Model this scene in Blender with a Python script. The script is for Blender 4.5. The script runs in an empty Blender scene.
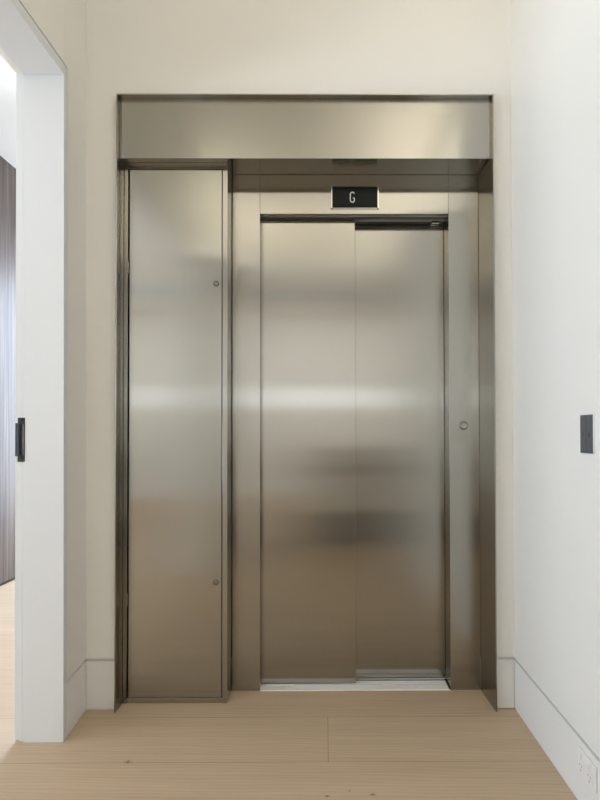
import bpy, bmesh, math
from mathutils import Vector, Matrix

S = bpy.context.scene
COL = S.collection

# ------------------------------------------------------------------ materials
def new_mat(name):
    m = bpy.data.materials.new(name); m.use_nodes = True
    nt = m.node_tree
    return m, nt, nt.nodes['Principled BSDF']

def node(nt, typ, **kw):
    n = nt.nodes.new(typ)
    for k, v in kw.items(): setattr(n, k, v)
    return n

def plain(name, col, rough=0.5, metal=0.0, noise=0.03, scale=6.0, spec=0.5, bump=0.0, bscale=300):
    m, nt, b = new_mat(name)
    b.inputs['Roughness'].default_value = rough
    b.inputs['Metallic'].default_value = metal
    b.inputs['Specular IOR Level'].default_value = spec
    tc = node(nt, 'ShaderNodeTexCoord')
    n = node(nt, 'ShaderNodeTexNoise'); n.inputs['Scale'].default_value = scale; n.inputs['Detail'].default_value = 4
    nt.links.new(tc.outputs['Object'], n.inputs['Vector'])
    mx = node(nt, 'ShaderNodeMix', data_type='RGBA')
    mx.inputs[6].default_value = (*[c*(1-noise) for c in col], 1)
    mx.inputs[7].default_value = (*[min(1, c*(1+noise)) for c in col], 1)
    nt.links.new(n.outputs['Fac'], mx.inputs[0])
    nt.links.new(mx.outputs[2], b.inputs['Base Color'])
    if bump:
        n2 = node(nt, 'ShaderNodeTexNoise'); n2.inputs['Scale'].default_value = bscale
        nt.links.new(tc.outputs['Object'], n2.inputs['Vector'])
        bp = node(nt, 'ShaderNodeBump'); bp.inputs['Strength'].default_value = bump; bp.inputs['Distance'].default_value = 0.001
        nt.links.new(n2.outputs['Fac'], bp.inputs['Height']); nt.links.new(bp.outputs['Normal'], b.inputs['Normal'])
    return m

def steel(name, brush, tangent, col=(0.385, 0.370, 0.332), rough=0.155, aniso=0.98):
    """brushed stainless steel: brush = scale vector of the grain, tangent = direction the highlights smear to"""
    m, nt, b = new_mat(name)
    b.inputs['Metallic'].default_value = 1.0
    b.inputs['Anisotropic'].default_value = aniso
    tc = node(nt, 'ShaderNodeTexCoord')
    mp = node(nt, 'ShaderNodeMapping'); mp.inputs['Scale'].default_value = brush
    nt.links.new(tc.outputs['Object'], mp.inputs['Vector'])
    n = node(nt, 'ShaderNodeTexNoise'); n.inputs['Scale'].default_value = 1.0; n.inputs['Detail'].default_value = 5
    nt.links.new(mp.outputs['Vector'], n.inputs['Vector'])
    mx = node(nt, 'ShaderNodeMix', data_type='RGBA')
    mx.inputs[6].default_value = (*[c*0.95 for c in col], 1); mx.inputs[7].default_value = (*[c*1.05 for c in col], 1)
    nt.links.new(n.outputs['Fac'], mx.inputs[0]); nt.links.new(mx.outputs[2], b.inputs['Base Color'])
    mr = node(nt, 'ShaderNodeMapRange')
    mr.inputs['To Min'].default_value = rough*0.93; mr.inputs['To Max'].default_value = rough*1.07
    nt.links.new(n.outputs['Fac'], mr.inputs['Value']); nt.links.new(mr.outputs[0], b.inputs['Roughness'])
    cv = node(nt, 'ShaderNodeCombineXYZ')
    for i in range(3): cv.inputs[i].default_value = tangent[i]
    nt.links.new(cv.outputs[0], b.inputs['Tangent'])
    return m

def oak_floor():
    m, nt, b = new_mat('oak_boards')
    L = nt.links.new
    tc = node(nt, 'ShaderNodeTexCoord')
    W, RH = 2.4, 0.3135
    mp = node(nt, 'ShaderNodeMapping'); mp.inputs['Location'].default_value = (-0.0097 + W/2, -2.003 + 14*RH, 0)
    L(tc.outputs['Object'], mp.inputs['Vector'])
    br = node(nt, 'ShaderNodeTexBrick'); br.offset = 0.5; br.offset_frequency = 2
    br.inputs['Color1'].default_value = (0, 0, 0, 1); br.inputs['Color2'].default_value = (1, 1, 1, 1); br.inputs['Mortar'].default_value = (0.5, 0.5, 0.5, 1)
    br.inputs['Scale'].default_value = 1.0; br.inputs['Mortar Size'].default_value = 0.0011; br.inputs['Mortar Smooth'].default_value = 0.2
    br.inputs['Brick Width'].default_value = W; br.inputs['Row Height'].default_value = RH; br.inputs['Bias'].default_value = 0
    L(mp.outputs[0], br.inputs['Vector'])
    # long grain running along the boards, shifted board by board
    sh = node(nt, 'ShaderNodeVectorMath', operation='MULTIPLY_ADD')
    L(br.outputs['Color'], sh.inputs[0]); sh.inputs[1].default_value = (7.3, 3.1, 5.7); L(tc.outputs['Object'], sh.inputs[2])
    g1m = node(nt, 'ShaderNodeMapping'); g1m.inputs['Scale'].default_value = (1.3, 17, 17); L(sh.outputs[0], g1m.inputs['Vector'])
    g1 = node(nt, 'ShaderNodeTexNoise'); g1.inputs['Scale'].default_value = 1; g1.inputs['Detail'].default_value = 6; g1.inputs['Distortion'].default_value = 0.6
    L(g1m.outputs[0], g1.inputs['Vector'])
    g2m = node(nt, 'ShaderNodeMapping'); g2m.inputs['Scale'].default_value = (9, 230, 230); L(sh.outputs[0], g2m.inputs['Vector'])
    g2 = node(nt, 'ShaderNodeTexNoise'); g2.inputs['Scale'].default_value = 1; g2.inputs['Detail'].default_value = 3
    L(g2m.outputs[0], g2.inputs['Vector'])
    # cathedral figure: a warped ring pattern
    wm = node(nt, 'ShaderNodeMapping'); wm.inputs['Scale'].default_value = (0.9, 7, 7); L(sh.outputs[0], wm.inputs['Vector'])
    wv = node(nt, 'ShaderNodeTexWave', wave_type='RINGS', rings_direction='Z'); wv.inputs['Scale'].default_value = 2.6
    wv.inputs['Distortion'].default_value = 7; wv.inputs['Detail'].default_value = 3; wv.inputs['Detail Scale'].default_value = 1.2
    L(wm.outputs[0], wv.inputs['Vector'])
    a1 = node(nt, 'ShaderNodeMath', operation='MULTIPLY_ADD'); L(g1.outputs['Fac'], a1.inputs[0]); a1.inputs[1].default_value = 0.8
    a2 = node(nt, 'ShaderNodeMath', operation='MULTIPLY_ADD'); L(g2.outputs['Fac'], a2.inputs[0]); a2.inputs[1].default_value = 0.16
    a3 = node(nt, 'ShaderNodeMath', operation='MULTIPLY'); L(wv.outputs['Fac'], a3.inputs[0]); a3.inputs[1].default_value = 0.25
    L(a3.outputs[0], a2.inputs[2]); L(a2.outputs[0], a1.inputs[2])
    sp = node(nt, 'ShaderNodeSeparateColor'); L(br.outputs['Color'], sp.inputs[0])
    a4 = node(nt, 'ShaderNodeMath', operation='MULTIPLY_ADD'); L(sp.outputs[0], a4.inputs[0]); a4.inputs[1].default_value = 0.12; L(a1.outputs[0], a4.inputs[2])
    cr = node(nt, 'ShaderNodeValToRGB')
    e = cr.color_ramp.elements
    e[0].position = 0.32; e[0].color = (0.47, 0.347, 0.224, 1)
    e[1].position = 1.0; e[1].color = (0.585, 0.452, 0.318, 1)
    L(a4.outputs[0], cr.inputs[0])
    seam = node(nt, 'ShaderNodeMix', data_type='RGBA'); L(br.outputs['Fac'], seam.inputs[0]); L(cr.outputs[0], seam.inputs[6])
    seam.inputs[7].default_value = (0.24, 0.165, 0.10, 1)
    cur = seam.outputs[2]
    for (kx, ky, rx, ry) in ((-0.6889, 2.008, 0.020, 0.012), (-0.690, 2.010, 0.004, 0.012), (0.0055, 1.8165, 0.010, 0.006), (0.150, 1.823, 0.013, 0.006), (0.077, 1.842, 0.005, 0.004)):
        sb = node(nt, 'ShaderNodeVectorMath', operation='SUBTRACT'); L(tc.outputs['Object'], sb.inputs[0]); sb.inputs[1].default_value = (kx, ky, 0)
        ml = node(nt, 'ShaderNodeVectorMath', operation='MULTIPLY'); L(sb.outputs[0], ml.inputs[0]); ml.inputs[1].default_value = (1/rx, 1/ry, 0)
        ln = node(nt, 'ShaderNodeVectorMath', operation='LENGTH'); L(ml.outputs[0], ln.inputs[0])
        mr = node(nt, 'ShaderNodeMapRange'); L(ln.outputs['Value'], mr.inputs['Value'])
        mr.inputs['From Min'].default_value = 1.0; mr.inputs['From Max'].default_value = 0.4
        mr.inputs['To Max'].default_value = 0.35 if rx > 0.018 else 0.75
        km = node(nt, 'ShaderNodeMix', data_type='RGBA'); L(mr.outputs[0], km.inputs[0]); L(cur, km.inputs[6]); km.inputs[7].default_value = (0.10, 0.062, 0.035, 1)
        cur = km.outputs[2]
    L(cur, b.inputs['Base Color'])
    b.inputs['Roughness'].default_value = 0.48
    b.inputs['Specular IOR Level'].default_value = 0.35
    bp = node(nt, 'ShaderNodeBump'); bp.inputs['Strength'].default_value = 0.15; bp.inputs['Distance'].default_value = 0.001
    L(a1.outputs[0], bp.inputs['Height']); L(bp.outputs[0], b.inputs['Normal'])
    return m

def timber():
    m, nt, b = new_mat('dark_timber_veneer')
    L = nt.links.new
    tc = node(nt, 'ShaderNodeTexCoord')
    mp = node(nt, 'ShaderNodeMapping'); mp.inputs['Scale'].default_value = (40, 40, 1.2); L(tc.outputs['Object'], mp.inputs['Vector'])
    n = node(nt, 'ShaderNodeTexNoise'); n.inputs['Scale'].default_value = 1; n.inputs['Detail'].default_value = 6; L(mp.outputs[0], n.inputs['Vector'])
    cr = node(nt, 'ShaderNodeValToRGB'); e = cr.color_ramp.elements
    e[0].position = 0.3; e[0].color = (0.085, 0.068, 0.060, 1); e[1].position = 0.75; e[1].color = (0.23, 0.185, 0.160, 1)
    L(n.outputs['Fac'], cr.inputs[0]); L(cr.outputs[0], b.inputs['Base Color'])
    b.inputs['Roughness'].default_value = 0.5; b.inputs['Specular IOR Level'].default_value = 0.2
    return m

def glass_pane():
    m, nt, b = new_mat('window_glass')
    out = nt.nodes['Material Output']
    tr = node(nt, 'ShaderNodeBsdfTransparent'); gl = node(nt, 'ShaderNodeBsdfGlossy'); gl.inputs['Roughness'].default_value = 0.02
    fr = node(nt, 'ShaderNodeFresnel'); fr.inputs['IOR'].default_value = 1.45
    mx = node(nt, 'ShaderNodeMixShader')
    nt.links.new(fr.outputs[0], mx.inputs[0]); nt.links.new(tr.outputs[0], mx.inputs[1]); nt.links.new(gl.outputs[0], mx.inputs[2])
    nt.links.new(mx.outputs[0], out.inputs[0])
    return m

PAINT = plain('warm_white_wall_paint', (0.80, 0.785, 0.745), 0.6, noise=0.012, scale=3, spec=0.3, bump=0.05, bscale=500)
SKIRT = plain('white_skirting_paint', (0.80, 0.79, 0.765), 0.45, noise=0.01, scale=3, spec=0.4)
TRIM = plain('cool_white_satin_enamel', (0.715, 0.735, 0.752), 0.42, noise=0.01, scale=3, spec=0.4)
GREIGE = plain('greige_bench_panel', (0.50, 0.47, 0.43), 0.6)
TAUPE = plain('taupe_bench_panel', (0.22, 0.20, 0.18), 0.6)
CEIL = plain('white_ceiling_paint', (0.86, 0.84, 0.80), 0.7, noise=0.01, scale=3, spec=0.2)
OAK = oak_floor()
TIMBER = timber()
GLASS = glass_pane()
ST_V = steel('steel_vertical_grain_front', (420, 420, 3), (1, 0, 0))            # faces the hall, grain runs up
ST_H = steel('steel_horizontal_grain_front', (3, 420, 420), (0, 0, 1))          # faces the hall, grain runs across
ST_S = steel('steel_vertical_grain_side', (420, 420, 3), (0, 1, 0))             # faces sideways, grain runs up
ST_U = steel('steel_grain_across_underside', (3, 420, 420), (0, 1, 0), rough=0.155)
ALU = plain('brushed_aluminium', (0.88, 0.87, 0.845), 0.4, 0.0, noise=0.06, scale=40)
DARKM = plain('near_black_and_gap_shade', (0.018, 0.017, 0.015), 0.6)  # near-black for small dark parts; also stands in for shade in gaps
TRACKM = plain('grey_track_metal', (0.42, 0.40, 0.37), 0.45, 0.7, noise=0.1, scale=30)
CHROME = plain('polished_chrome', (0.66, 0.64, 0.6), 0.15, 1.0)
DULL = plain('dull_lock_metal', (0.30, 0.285, 0.26), 0.38, 1.0)
BLACKGLASS = plain('black_display_glass', (0.006, 0.008, 0.008), 0.15, 0, spec=0.12)
BLACKM = plain('matt_black_metal', (0.012, 0.013, 0.016), 0.42, 0.0, spec=0.5)
GRAPH = plain('graphite_grey_switch', (0.105, 0.115, 0.130), 0.4, 0.2, noise=0.02, scale=20)
SILV = plain('silver_switch_edge', (0.72, 0.74, 0.78), 0.3, 0.9)
WPLAST = plain('white_plastic', (0.82, 0.80, 0.77), 0.32, noise=0.01)
SLOT = plain('socket_slot_grey', (0.28, 0.25, 0.235), 0.6)
def emit(name, col, st):
    m, nt, b = new_mat(name)
    b.inputs['Base Color'].default_value = (*col, 1)
    b.inputs['Emission Color'].default_value = (*col, 1); b.inputs['Emission Strength'].default_value = st
    return m
LED = emit('lit_display_segment', (0.50, 0.49, 0.42), 0.30)

# ------------------------------------------------------------------ mesh helpers
def box(bm, x0, x1, y0, y1, z0, z1, bev=0.0):
    r = bmesh.ops.create_cube(bm, size=1.0)
    vs = r['verts']
    for v in vs:
        v.co = Vector(((x0+x1)/2 + v.co.x*(x1-x0), (y0+y1)/2 + v.co.y*(y1-y0), (z0+z1)/2 + v.co.z*(z1-z0)))
    if bev:
        es = list({e for v in vs for e in v.link_edges})
        bmesh.ops.bevel(bm, geom=es, offset=bev, segments=2, profile=0.5, affect='EDGES')

def prism(bm, pts, z0, z1):
    lo = [bm.verts.new((x, y, z0)) for x, y in pts]; hi = [bm.verts.new((x, y, z1)) for x, y in pts]
    bm.faces.new(lo); bm.faces.new(hi)
    n = len(pts)
    for i in range(n): bm.faces.new((lo[i], lo[(i+1) % n], hi[(i+1) % n], hi[i]))

def lathe_y(bm, cx, cz, prof, seg=32):
    """revolve (radius, y) profile about the line through (cx, *, cz) parallel to Y"""
    rings = []
    for r, y in prof:
        if r < 1e-6: rings.append([bm.verts.new((cx, y, cz))])
        else: rings.append([bm.verts.new((cx + r*math.cos(2*math.pi*k/seg), y, cz + r*math.sin(2*math.pi*k/seg))) for k in range(seg)])
    for a, b in zip(rings, rings[1:]):
        for k in range(seg):
            k2 = (k+1) % seg
            if len(a) == 1: bm.faces.new((a[0], b[k], b[k2]))
            elif len(b) == 1: bm.faces.new((a[k], a[k2], b[0]))
            else: bm.faces.new((a[k], a[k2], b[k2], b[k]))

def obj(name, bm, m, parent=None, smooth=False):
    sides = m == 'STEEL'
    if sides: m = ST_V
    bmesh.ops.recalc_face_normals(bm, faces=bm.faces[:])
    origin = Vector((0, 0, 0))
    p = parent
    while p is not None:
        origin += p.location; p = p.parent
    if origin.length: bmesh.ops.translate(bm, verts=bm.verts[:], vec=-origin)
    me = bpy.data.meshes.new(name); bm.to_mesh(me); bm.free()
    if smooth:
        for f in me.polygons: f.use_smooth = True
        try: me.set_sharp_from_angle(angle=math.radians(35))
        except Exception: pass
    me.materials.append(m)
    if sides:                                   # the grain follows each sheet round its folds
        me.materials.append(ST_S); me.materials.append(ST_U)
        for f in me.polygons:
            f.material_index = 1 if abs(f.normal.x) > 0.75 else 2 if abs(f.normal.z) > 0.75 else 0
    o = bpy.data.objects.new(name, me); COL.objects.link(o)
    if parent: o.parent = parent
    return o

def B(*boxes, bev=0.0):
    bm = bmesh.new()
    for b in boxes: box(bm, *b, bev=bev)
    return bm

def struct(name, bm, m, parent=None):
    o = obj(name, bm, m, parent)
    if parent is None: o['kind'] = 'structure'
    return o

def thing(name, label, cat, loc):
    o = bpy.data.objects.new(name, None); COL.objects.link(o)
    o.location = loc; o.empty_display_size = 0.1
    o['label'] = label; o['category'] = cat
    return o

# ------------------------------------------------------------------ the shell
CEILZ = 3.218
XR, YB = 0.786, 2.382           # right wall face, lift wall face
XL0, XL1 = -0.9914, -0.9717     # left wall face at the corner / at the opening
YO = 2.1342                     # opening jamb
XO = -1.1536                    # far side of the left wall
SK, GR = 0.200, 0.012           # skirting height, shadow groove
YBACK, XLEFT, YFAR = -5.0, -6.0, 6.2
XRR, YRE = 2.60, -0.50          # right end of the room behind the hall, end of the hall's right wall
XT = -2.42                      # timber wall in the room on the left

struct('floor', B((XLEFT-0.1, XRR+0.1, YBACK-0.1, YFAR+0.1, -0.05, 0.0)), OAK)
struct('ceiling', B((XLEFT-0.1, XRR+0.1, YBACK-0.1, YFAR+0.1, CEILZ, CEILZ+0.1)), CEIL)

SUR_X0, SUR_X1, SUR_TOP = -0.8645, 0.7050, 2.556    # outside of the steel surround
# lift wall, with the niche left open
zf = SK + GR
struct('wall_back', B((-1.14, SUR_X0-0.001, YB+0.012, YB+0.10, 0, CEILZ), (SUR_X1+0.001, XR+0.05, YB+0.012, YB+0.10, 0, CEILZ),
                      (SUR_X0-0.001, SUR_X1+0.001, YB+0.012, YB+0.10, SUR_TOP+0.001, CEILZ),
                      (XL0-0.014, SUR_X0-0.001, YB, YB+0.0121, zf, CEILZ), (SUR_X1+0.001, XR, YB, YB+0.0121, zf, CEILZ),
                      (SUR_X0-0.001, SUR_X1+0.001, YB, YB+0.0121, SUR_TOP+0.001, CEILZ)), PAINT)
struct('baseboard_back_left', B((XL0+0.0005, SUR_X0-0.0015, YB, YB+0.0118, 0.001, SK), bev=0.001), SKIRT)
struct('baseboard_back_right', B((SUR_X1+0.0015, XR-0.0005, YB, YB+0.0118, 0.001, SK), bev=0.001), SKIRT)
struct('wall_shaft', B((-1.14, XR+0.05, 2.93, 3.03, 0, CEILZ)), plain('dark_shaft_backing', (0.06, 0.055, 0.05), 0.9))  # unseen slab, coloured dark so the door gaps read as shade
# right wall
struct('wall_right', B((XR+0.012, XR+0.12, YRE, YB+0.012, 0, CEILZ), (XR, XR+0.0121, YRE, YB, zf, CEILZ)), PAINT)
struct('wall_right_return', B((XR+0.1201, XRR, YRE, YRE+0.1, 0, CEILZ)), PAINT)
struct('wall_right_rear', B((XRR, XRR+0.1, YBACK-0.1, YRE+0.1, 0, CEILZ)), PAINT)
struct('baseboard_right', B((XR, XR+0.0118, YRE, YB-0.0005, 0.001, SK), bev=0.001), SKIRT)
# left wall sliver between the opening and the corner (not quite square to the lift wall)
def lx(y): return XL0 + (XL1-XL0)*(YB-y)/(YB-YO)
YA = 2.170                      # edge of the flush casing strip
bm = bmesh.new()
prism(bm, [(lx(YB)-0.012, YB), (lx(YO+0.01)-0.012, YO+0.01), (XO+0.012, YO+0.01), (XO+0.012, YFAR), (-1.141, YFAR), (-1.141, YB)], 0, CEILZ)
prism(bm, [(lx(YB), YB), (lx(YA), YA), (lx(YA)-0.0121, YA), (lx(YB)-0.0121, YB)], zf, CEILZ)
prism(bm, [(lx(YA+0.002), YA), (lx(YO), YO), (lx(YO)-0.012, YO+0.0099), (lx(YA)-0.012, YA)], 2.5425, CEILZ)
box(bm, XO, XO+0.0121, YO+0.05, YFAR, 0, CEILZ)
struct('wall_left', bm, PAINT)
bm = bmesh.new()
prism(bm, [(lx(YB-0.0005), YB-0.0005), (lx(YA), YA), (lx(YA)-0.0118, YA), (lx(YB)-0.0118, YB-0.0005)], 0.001, SK)
struct('baseboard_left', bm, SKIRT)
# flush casing of the opening: jamb lining + the narrow return on the hall side
bm = bmesh.new()
prism(bm, [(XL1, YO), (lx(YA-0.005), YA-0.005), (lx(YA)-0.0105, YA-0.005), (XL1-0.012, YO+0.0095), (-1.1233, YO+0.0095), (-1.1233, YO)], 0.001, 2.535)
struct('trim_1', bm, TRIM)
struct('trim_2', B((XO, -1.1262, YO+0.004, YO+0.0095, 0.008, 2.504), (XO, XO+0.0118, YO+0.0095, YO+0.049, 0.006, CEILZ)), TRIM)
# wall over the opening, with its shadow line and the pocket strip in the soffit
OPE = 0.25
struct('wall_over_opening', B((XO+0.012, XL1-0.010, OPE, YO+0.009, 2.504, CEILZ), (XL1-0.011, XL1, OPE, YO-0.0005, 2.5425, CEILZ),
                              (XO, XO+0.0121, OPE, YO+0.009, 2.504, CEILZ)), PAINT)
struct('trim_3', B((-1.1233, XL1, OPE, YO-0.0005, 2.497, 2.5038), (XL1-0.0095, XL1, OPE, YO-0.0005, 2.5039, 2.536)), TRIM)
struct('wall_left_rear', B((XO, XL1, -1.3, OPE-0.0005, 0, CEILZ)), PAINT)
struct('baseboard_left_rear', B((XL1+0.0005, XL1+0.0025, -1.3, OPE-0.0005, 0.001, SK)), SKIRT)

# the left wall and its opening stand slightly out of plumb
for n in ('wall_left', 'baseboard_left', 'trim_1', 'trim_2', 'trim_3', 'wall_over_opening'):
    for v in bpy.data.objects[n].data.vertices: v.co.x -= 0.0036*v.co.z

# the room on the left: timber lined wall, window ends
struct('wall_far_left', B((XT-0.10, XT, 3.25, YFAR, 0.022, CEILZ-0.001), bev=0.001), TIMBER)
struct('shadow_gap_far_left', B((XT-0.09, XT-0.015, 3.26, YFAR, 0.0, 0.0215)), DARKM)  # near-black strip: shade of the gap under the timber, put into colour
struct('wall_living_return', B((XLEFT, XT-0.101, 3.25, 3.35, 0, CEILZ)), PAINT)

def wall_with_window_y(name, y0, y1, xa, xb, wx0, wx1, wz0, wz1, m):
    struct(name, B((xa, wx0, y0, y1, 0, CEILZ), (wx1, xb, y0, y1, 0, CEILZ), (wx0, wx1, y0, y1, 0, wz0), (wx0, wx1, y0, y1, wz1, CEILZ)), m)
def window_y(name, y0, y1, wx0, wx1, wz0, wz1, n, glassy):
    t = 0.05
    bars = [(wx0, wx1, y0, y1, wz0, wz0+t), (wx0, wx1, y0, y1, wz1-t, wz1), (wx0, wx0+t, y0, y1, wz0+t, wz1-t), (wx1-t, wx1, y0, y1, wz0+t, wz1-t)]
    for k in range(1, n):
        x = wx0 + (wx1-wx0)*k/n
        bars.append((x-t/2, x+t/2, y0, y1, wz0+t, wz1-t))
    w = struct(name, B(*bars), WPLAST)
    obj('window_glass', B((wx0+t, wx1-t, glassy-0.003, glassy+0.003, wz0+t, wz1-t)), GLASS, w)
# behind the camera: a long high strip window over a low bench
wall_with_window_y('wall_rear', YBACK-0.1, YBACK, XLEFT, XRR, -4.2, 1.70, 1.55, 2.00, PAINT)
window_y('window_1', YBACK-0.08, YBACK-0.02, -4.2, 1.70, 1.55, 2.00, 4, YBACK-0.05)
# far end of the room on the left
wall_with_window_y('wall_far', YFAR, YFAR+0.1, XT-0.1, XO+0.012, XT+0.06, XO-0.06, 0.1, 2.9, PAINT)
window_y('window_2', YFAR+0.02, YFAR+0.08, XT+0.06, XO-0.06, 0.1, 2.9, 1, YFAR+0.05)
# big living room window on the left
LW = (-4.0, 2.9, 0.15, 2.75)
struct('wall_living', B((XLEFT-0.1, XLEFT, YBACK, LW[0], 0, CEILZ), (XLEFT-0.1, XLEFT, LW[1], 3.35, 0, CEILZ),
                        (XLEFT-0.1, XLEFT, LW[0], LW[1], 0, LW[2]), (XLEFT-0.1, XLEFT, LW[0], LW[1], LW[3], CEILZ)), PAINT)
t = 0.06
bars = [(XLEFT-0.08, XLEFT-0.02, LW[0], LW[1], LW[2], LW[2]+t), (XLEFT-0.08, XLEFT-0.02, LW[0], LW[1], LW[3]-t, LW[3])]
for k in range(5):
    y = LW[0] + (LW[1]-LW[0]-t)*k/4
    bars.append((XLEFT-0.08, XLEFT-0.02, y, y+t, LW[2]+t, LW[3]-t))
w3 = struct('window_3', B(*bars), WPLAST)
obj('window_glass', B((XLEFT-0.053, XLEFT-0.047, LW[0]+t, LW[1]-t, LW[2]+t, LW[3]-t)), GLASS, w3)

struct('added_lamp_housing', B((-4.3, 2.4, -3.22, -3.12, 3.09, CEILZ-0.001)), TRIM)  # added housing for the rear wall fill light
struct('added_ledge_left', B((XL1+0.0005, -0.76, -1.29, 0.24, 2.56, 2.58), (-0.775, -0.76, -1.29, 0.24, 2.5801, 2.64)), TRIM)  # added ledge under the left fill uplight, out of view
# added ledge, out of view, to carry the right-hand fill uplight
struct('added_ledge_right', B((0.57, XR-0.0005, -2.00, 1.42, 2.56, 2.58), (0.57, 0.585, -2.00, 1.42, 2.5801, 2.64)), TRIM)
_low = struct('bench_rear', B((-0.18, 1.60, -0.98, -0.63, 0.0, 1.0)), PAINT)  # unseen bench, added for the dark bands it reflects in the doors
obj('dark_base_panel', B((-0.18, 1.60, -0.6295, -0.620, 0.0, 0.33)), TAUPE, _low)
obj('dark_upper_panel', B((-0.18, 1.60, -0.6295, -0.620, 0.70, 0.82)), GREIGE, _low)

# ------------------------------------------------------------------ steel surround of the lift niche
SF, SB = 2.350, 2.80            # front edge, back
TH = 0.005
HF, HK = 2.378, 2.400           # header face, back of its folded hem
HB, SOF = 2.299, 2.308          # header bottom, soffit
X0, X1 = SUR_X0+TH, SUR_X1-TH   # clear inside
t = thing('steel_surround', 'brushed steel lining around the lift recess with a wide header band', 'surround', (-0.08, 2.40, 0))
obj('jamb', B((SUR_X0, X0, SF, 2.585, 0.001, SUR_TOP), bev=0.0008), 'STEEL', t)
bm = bmesh.new()
prism(bm, [(X1, SF), (SUR_X1, SF), (SUR_X1, 2.60), (X1-0.0085, 2.60), (X1-0.0085, 2.55)], 0.001, SUR_TOP)
obj('jamb', bm, 'STEEL', t)
obj('head_edge', B((X0, X1, SF, HF+0.01, SUR_TOP-TH, SUR_TOP), bev=0.0008), 'STEEL', t)
bm = bmesh.new()
prof = [(HF, HB), (HF, SUR_TOP-TH-0.001), (HF+0.008, SUR_TOP-TH-0.001), (HF+0.008, HB+0.03), (HK, SOF+0.002), (HK, SOF)]
a = [bm.verts.new((X0+0.0015, y, z)) for y, z in prof]; b = [bm.verts.new((X1-0.0015, y, z)) for y, z in prof]
bm.faces.new(a); bm.faces.new(b)
for i in range(len(prof)):
    k = (i+1) % len(prof); bm.faces.new((a[i], a[k], b[k], b[i]))
obj('header_panel', bm, ST_H, t)
obj('soffit_panel', B((X0+0.0015, X1-0.0090, HK+0.0003, 2.62, SOF, SOF+0.003)), ST_U, t)

# ------------------------------------------------------------------ tall steel service cabinet on the left of the lift
CF, CBK = 2.434, 2.546
CX0, CX1 = X0+0.001, -0.4165
CT = SOF-0.0005
t = thing('service_cabinet', 'tall narrow brushed steel cupboard left of the lift doors', 'cabinet', ((CX0+CX1)/2, 2.5, 0))
obj('frame', B((CX0, -0.8425, CF, CF+0.02, 0.001, CT), (-0.4375, CX1, CF, CF+0.02, 0.001, CT), (-0.8425, -0.4375, CF, CF+0.02, 2.281, CT),
               bev=0.0008), 'STEEL', t)
obj('side_panel', B((CX1-0.003, CX1, CF+0.0201, CBK, 0.001, CT)), ST_S, t)
obj('plinth', B((-0.8424, -0.4376, CF+0.004, CF+0.02, 0.001, 0.0225), bev=0.0006), 'STEEL', t)
obj('inner_liner', B((-0.8424, -0.4376, CF+0.021, CF+0.024, 0.001, CT)), DARKM, t)
d = obj('door', B((-0.8352, -0.4412, CF-0.001, CF+0.017, 0.027, 2.2765), bev=0.0012), 'STEEL', t)
for z in (1.785, 0.512):
    bm = bmesh.new()
    cx = -0.4648
    lathe_y(bm, cx, z, [(0.0115, CF-0.0012), (0.0115, CF-0.003), (0.0095, CF-0.004), (0.0092, CF-0.0015), (0.0, CF-0.0015)])
    lk = obj('lock', bm, DARKM, d, True)
    bm = bmesh.new()
    lathe_y(bm, cx, z, [(0.0085, CF-0.0016), (0.0085, CF-0.0032), (0.007, CF-0.0042), (0.0, CF-0.0042)])
    c = obj('lock_cylinder', bm, DULL, t, True)
    c.name = 'lock_cylinder'
    box_bm = B((cx-0.0012, cx+0.0012, CF-0.0052, CF-0.0043, z-0.004, z+0.004))
    obj('keyhole', box_bm, DARKM, t)
for z in (1.854, 0.441):
    bm = bmesh.new()
    box(bm, -0.8455, -0.8375, CF-0.004, CF-0.0012, z-0.026, z+0.026, bev=0.001)
    obj('hinge', bm, 'STEEL', t)
for x in (-0.497, -0.457):
    bm = bmesh.new(); lathe_y(bm, x, 0.009, [(0.003, CF+0.0039), (0.0022, CF+0.0025), (0, CF+0.0022)], 12)
    obj('plinth_screw', bm, CHROME, t, True)

# ------------------------------------------------------------------ the lift entrance
PF = 2.550
PX0, PX1 = -0.4140, 0.6905
DX0, DX1 = -0.2899, 0.5567
DT = 2.131
t = thing('elevator', 'brushed steel lift entrance with two closed sliding door panels', 'elevator', ((DX0+DX1)/2, 2.62, 0))
obj('frame_panel', B((PX0, DX0-0.0012, PF, PF+0.003, 0.0015, SOF-0.001), (DX0-0.0042, DX0-0.0012, PF+0.003, 2.6065, 0.0015, SOF-0.001), bev=0.0006), 'STEEL', t)
obj('frame_panel', B((DX1+0.0008, PX1, PF, PF+0.003, 0.0015, SOF-0.001), (DX1+0.0008, DX1+0.0038, PF+0.003, 2.71, 0.0015, SOF-0.001), bev=0.0006), 'STEEL', t)
obj('transom', B((DX0, DX1, PF, PF+0.003, DT, SOF-0.001), (DX0, DX1, PF+0.003, PF+0.022, DT, DT+0.003), bev=0.0006), 'STEEL', t)
obj('door_panel', B((DX0-0.020, 0.1390, 2.608, 2.636, 0.0085, 2.20), bev=0.0010), 'STEEL', t)
obj('door_panel', B((0.100, DX1-0.001, 2.658, 2.686, 0.0085, 2.20), bev=0.0010), 'STEEL', t)
tr = obj('door_track', B((DX0, DX1, PF+0.0225, 2.604, DT+0.004, DT+0.012), (DX0, DX1, 2.590, 2.594, DT+0.0005, DT+0.004),
                         (DX0, DX1, 2.6365, 2.654, DT+0.004, DT+0.012), (DX0, DX1, 2.643, 2.647, DT+0.0005, DT+0.004)), TRACKM, t)
bm = bmesh.new(); box(bm, 0.500, 0.535, 2.640, 2.652, DT-0.010, DT+0.004, bev=0.002)
obj('track_stop', bm, CHROME, tr)
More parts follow.
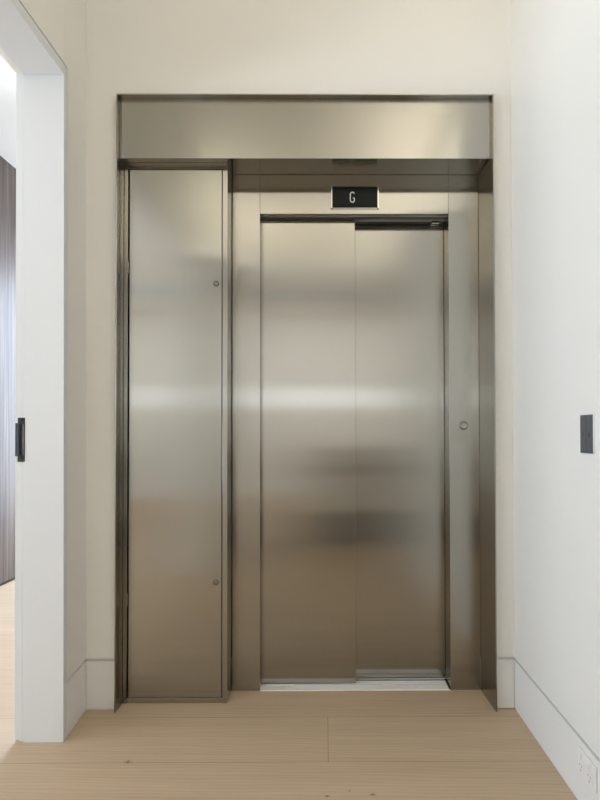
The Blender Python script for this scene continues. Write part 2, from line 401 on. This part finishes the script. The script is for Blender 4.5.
sl = obj('sill', B((DX0-0.001, DX1+0.0005, PF-0.001, 2.6000, -0.002, 0.004), (DX0-0.001, DX1+0.0005, 2.6062, 2.6420, -0.002, 0.004), (DX0-0.001, DX1+0.0005, 2.6605, 2.77, -0.002, 0.004), bev=0.0005), ALU, t)
obj('sill_groove', B((DX0, DX1, 2.6001, 2.6061, -0.004, 0.0015), (DX0, DX1, 2.6421, 2.6604, -0.004, 0.0006)), DARKM, sl)
obj('sill_end', B((DX1-0.0055, DX1+0.0004, PF-0.001, 2.656, 0.0041, 0.0062)), DARKM, sl)
obj('dark_gap_backing', B((DX0-0.03, DX1+0.03, 2.79, 2.80, 0.001, 2.3)), DARKM, t)  # dark sheet behind the doors, paints the shade seen through their gaps
# call button
BX, BZ = 0.6200, 1.1785
bm = bmesh.new(); lathe_y(bm, BX, BZ, [(0.020, PF-0.0001), (0.020, PF-0.003), (0.0178, PF-0.0042), (0.0168, PF-0.003), (0.0168, PF-0.0005)])
cb = obj('call_button', bm, DULL, t, True)
bm = bmesh.new(); lathe_y(bm, BX, BZ, [(0.0155, PF-0.0005), (0.0155, PF-0.003), (0.014, PF-0.004), (0.006, PF-0.0034), (0.0, PF-0.0032)])
obj('button_cap', bm, 'STEEL', cb, True)
bm = bmesh.new(); lathe_y(bm, BX, BZ, [(0.0168, PF-0.0006), (0.0155, PF-0.0006)])
obj('button_gap', bm, DARKM, cb)
# floor indicator
IX0, IX1, IZ0, IZ1 = 0.0280, 0.2435, 2.1530, 2.2500
ind = obj('floor_indicator', B((IX0, IX0+0.0065, PF-0.012, PF-0.0002, IZ0, IZ1), (IX1-0.0065, IX1, PF-0.012, PF-0.0002, IZ0, IZ1),
                               (IX0+0.0065, IX1-0.0065, PF-0.006, PF-0.0002, IZ0, IZ0+0.004), bev=0.0008), CHROME, t)
obj('display_screen', B((IX0+0.0066, IX1-0.0066, PF-0.0115, PF-0.0003, IZ0+0.0042, IZ1), bev=0.001), BLACKGLASS, ind)
# the lit letter G
bm = bmesh.new()
gx, gz, gw, gh, st = 0.1240, 2.2015, 0.018, 0.045, 0.0042
gy0, gy1 = PF-0.0121, PF-0.0116
def bar(x0, z0, x1, z1):
    v = Vector((x1-x0, 0, z1-z0)); L = v.length; u = v/L; n = Vector((-u.z, 0, u.x))
    a = Vector((x0, 0, z0)); b_ = Vector((x1, 0, z1))
    ps = [a+n*st/2, b_+n*st/2, b_-n*st/2, a-n*st/2]
    f = [bm.verts.new((p.x, gy0, p.z)) for p in ps]; k = [bm.verts.new((p.x, gy1, p.z)) for p in ps]
    bm.faces.new(f); bm.faces.new(k)
    for i in range(4): bm.faces.new((f[i], f[(i+1) % 4], k[(i+1) % 4], k[i]))
l, r, tp, bt = gx-gw/2, gx+gw/2, gz+gh/2, gz-gh/2
path = [(r, tp-0.006), (r-0.005, tp), (l+0.006, tp), (l, tp-0.007), (l, bt+0.007), (l+0.006, bt), (r-0.005, bt), (r, bt+0.006), (r, gz-0.004), (gx+0.003, gz-0.004)]
for a, b_ in zip(path, path[1:]): bar(*a, *b_)
obj('display_letter', bm, LED, ind)

# ------------------------------------------------------------------ wall fittings
# grey switch on the right wall
SY0, SY1, SZ0, SZ1 = 1.656, 1.739, 1.084, 1.201
XF = XR - 0.006
t = thing('light_switch', 'slim dark grey switch plate with a silver edge on the white right wall', 'light switch', (XR, (SY0+SY1)/2, SZ0))
obj('edge_frame', B((XF+0.001, XR-0.0002, SY0, SY1, SZ0, SZ1), bev=0.001), SILV, t)
pl = obj('face_plate', B((XF-0.0005, XF+0.002, SY0+0.0015, SY1-0.001, SZ0+0.0015, SZ1-0.0015), bev=0.0006), GRAPH, t)
zc = 1.141
ym = (SY0+SY1)/2
obj('plate_seam', B((XF-0.0008, XF, ym-0.0004, ym+0.0004, SZ0+0.003, SZ1-0.003)), DARKM, pl)
# two small dark symbols
def marks(yc, kind):
    xs0, xs1 = XF-0.0009, XF
    q = []
    if kind == 0:
        q = [(xs0, xs1, yc-0.0012, yc+0.0002, zc-0.006, zc+0.006), (xs0, xs1, yc-0.007, yc-0.0012, zc+0.0045, zc+0.006), (xs0, xs1, yc-0.005, yc-0.0012, zc-0.0005, zc+0.001)]
    else:
        q = [(xs0, xs1, yc+0.003, yc+0.0045, zc-0.006, zc+0.004), (xs0, xs1, yc-0.0045, yc-0.003, zc-0.008, zc+0.006), (xs0, xs1, yc-0.003, yc+0.003, zc-0.001, zc+0.0005), (xs0, xs1, yc-0.003, yc+0.003, zc+0.0045, zc+0.006)]
    return B(*q)
obj('symbol', marks(ym+0.022, 0), DARKM, pl)
obj('symbol', marks(ym-0.018, 1), DARKM, pl)

# double power point in the skirting
OY0, OY1, OZ0, OZ1 = 1.657, 1.773, 0.103, 0.179
XF = XR - 0.009
t = thing('power_outlet', 'white double power point set low in the right skirting board', 'power outlet', (XR, (OY0+OY1)/2, OZ0))
obj('wall_plate', B((XF, XR-0.0002, OY0, OY1, OZ0, OZ1), bev=0.003), WPLAST, t)
for yc in (OY1-0.030, OY0+0.030):
    sk = obj('socket', B((XF-0.0012, XF+0.001, yc-0.019, yc+0.019, OZ0+0.008, OZ0+0.048), bev=0.0008), WPLAST, t)
    bm = bmesh.new()
    zc2 = OZ0+0.028
    for (dy, dz, a) in ((0.007, 0.005, 0.5), (-0.007, 0.005, -0.5), (0, -0.010, 0)):
        r = bmesh.ops.create_cube(bm, size=1.0)
        M = Matrix.Translation((XF-0.0013, yc+dy, zc2+dz)) @ Matrix.Rotation(a, 4, 'X') @ Matrix.Diagonal((0.0012, 0.0018, 0.008, 1))
        bmesh.ops.transform(bm, matrix=M, verts=r['verts'])
    obj('socket_slots', bm, SLOT, sk)
    bm = bmesh.new()
    box(bm, XF-0.004, XF+0.001, yc-0.006, yc+0.006, OZ0+0.053, OZ0+0.068, bev=0.0015)
    obj('rocker_switch', bm, WPLAST, t)

# black strike plate on the jamb of the opening
KX0, KX1, KZ0, KZ1 = -1.1462, -1.1200, 1.0405, 1.2050
KY = YO + 0.004
t = thing('strike_plate', 'black metal latch plate on the white jamb of the left opening', 'latch plate', ((KX0+KX1)/2, KY, KZ0))
w = 0.0075
fr = obj('plate', B((KX0, KX0+w, KY-0.0062, KY-0.0002, KZ0, KZ1), (KX1-w+0.002, KX1, KY-0.0062, KY-0.0002, KZ0, KZ1),
                    (KX0+w, KX1-w+0.002, KY-0.0062, KY-0.0002, KZ0, KZ0+0.024), (KX0+w, KX1-w+0.002, KY-0.0062, KY-0.0002, KZ1-0.024, KZ1), bev=0.0006), BLACKM, t)
obj('latch_slot', B((KX0+w, KX1-w+0.002, KY-0.0018, KY-0.0002, KZ0+0.024, KZ1-0.024)), DARKM, t)
bm = bmesh.new()
prism(bm, [(KX0+0.002, KY-0.0062), (KX0-0.010, KY-0.0045), (KX0-0.0125, KY+0.010), (KX0-0.010, KY+0.010), (KX0-0.0085, KY-0.002), (KX0-0.0002, KY-0.0040)], KZ0+0.021, KZ1-0.020)
obj('lip', bm, BLACKM, t)
for z in (KZ0+0.012, KZ1-0.012):
    bm = bmesh.new(); lathe_y(bm, (KX0+KX1)/2, z, [(0.0045, KY-0.0062), (0.004, KY-0.0070), (0, KY-0.0070)], 16)
    obj('screw', bm, BLACKM, t, True)

# ------------------------------------------------------------------ daylight and added fill lights
def area(name, loc, rot, sx, sy, power, col, spread=180):
    l = bpy.data.lights.new(name, 'AREA'); l.shape = 'RECTANGLE'; l.size = sx; l.size_y = sy; l.energy = power; l.color = col; l.spread = math.radians(spread)
    o = bpy.data.objects.new(name, l); COL.objects.link(o); o.location = loc; o.rotation_euler = rot
    return o
R = math.radians
area('daylight_living_window', (XLEFT-0.15, (LW[0]+LW[1])/2, 1.45), (0, R(-90), 0), 2.6, LW[1]-LW[0], 195, (0.62, 0.79, 1.0))
area('ceiling_fill_living_window', (XLEFT-0.12, (LW[0]+LW[1])/2, 0.9), (0, R(-128), 0), 1.2, LW[1]-LW[0], 180, (0.88, 0.94, 1.0), 110)  # added upward fill, lifts the ceiling mirrored in the steel
area('daylight_far_window', ((XT+XO)/2, YFAR+0.15, 1.5), (R(-66), 0, 0), 1.1, 2.7, 162, (0.71, 0.83, 1.0), 140)
area('daylight_strip_window', ((-4.2+1.70)/2, YBACK-0.15, 1.775), (R(90), 0, 0), 5.8, 0.42, 13, (1.0, 0.97, 0.90))
# added fill uplights, no known fittings: brighten the ceiling the steel reflects
area('fill_uplight_right', (0.66, -0.28, 2.62), (R(180), 0, 0), 0.12, 3.36, 20, (1.0, 0.965, 0.86))
area('fill_uplight_left', (-0.85, -0.52, 2.62), (R(180), 0, 0), 0.12, 1.5, 10, (1.0, 0.965, 0.86))
area('fill_light_rear_wall', (-1.0, -3.24, 3.15), (R(-50), 0, 0), 6.4, 0.08, 60, (0.93, 0.95, 1.0), 120)  # added fill lamp, brightens the rear wall mirrored in the doors
W = bpy.data.worlds.new('sky'); S.world = W; W.use_nodes = True
bg = W.node_tree.nodes['Background']; bg.inputs[0].default_value = (0.64, 0.79, 1.0, 1); bg.inputs[1].default_value = 0.75

# ------------------------------------------------------------------ camera
f, ux, vy, H = 570.0, 328.0, 424.0, 1.15
yaw, pitch, roll = 0.0053, 0.014, 0.0016
fw = Vector((math.sin(yaw)*math.cos(pitch), math.cos(yaw)*math.cos(pitch), math.sin(pitch)))
rt = fw.cross(Vector((0, 0, 1))).normalized(); up = rt.cross(fw)
r2 = rt*math.cos(roll) - up*math.sin(roll); u2 = up*math.cos(roll) + rt*math.sin(roll)
cam = bpy.data.cameras.new('camera'); co = bpy.data.objects.new('camera', cam); COL.objects.link(co)
m = Matrix.Identity(4)
for i in range(3):
    m[i][0], m[i][1], m[i][2] = r2[i], u2[i], -fw[i]
m[2][3] = H
co.matrix_world = m
cam.sensor_fit = 'HORIZONTAL'; cam.sensor_width = 36; cam.lens = 36*f/600
cam.shift_x = -(ux-300)/600; cam.shift_y = (vy-400)/600
cam.clip_start = 0.05
S.camera = co

S.view_settings.view_transform = 'Standard'; S.view_settings.look = 'None'
S.view_settings.gamma = 1.0; S.view_settings.use_curve_mapping = False
S.view_settings.exposure = -0.03
S.cycles.max_bounces = 16; S.cycles.diffuse_bounces = 8; S.cycles.glossy_bounces = 8
S.cycles.use_denoising = True
S.cycles.sample_clamp_indirect = 8
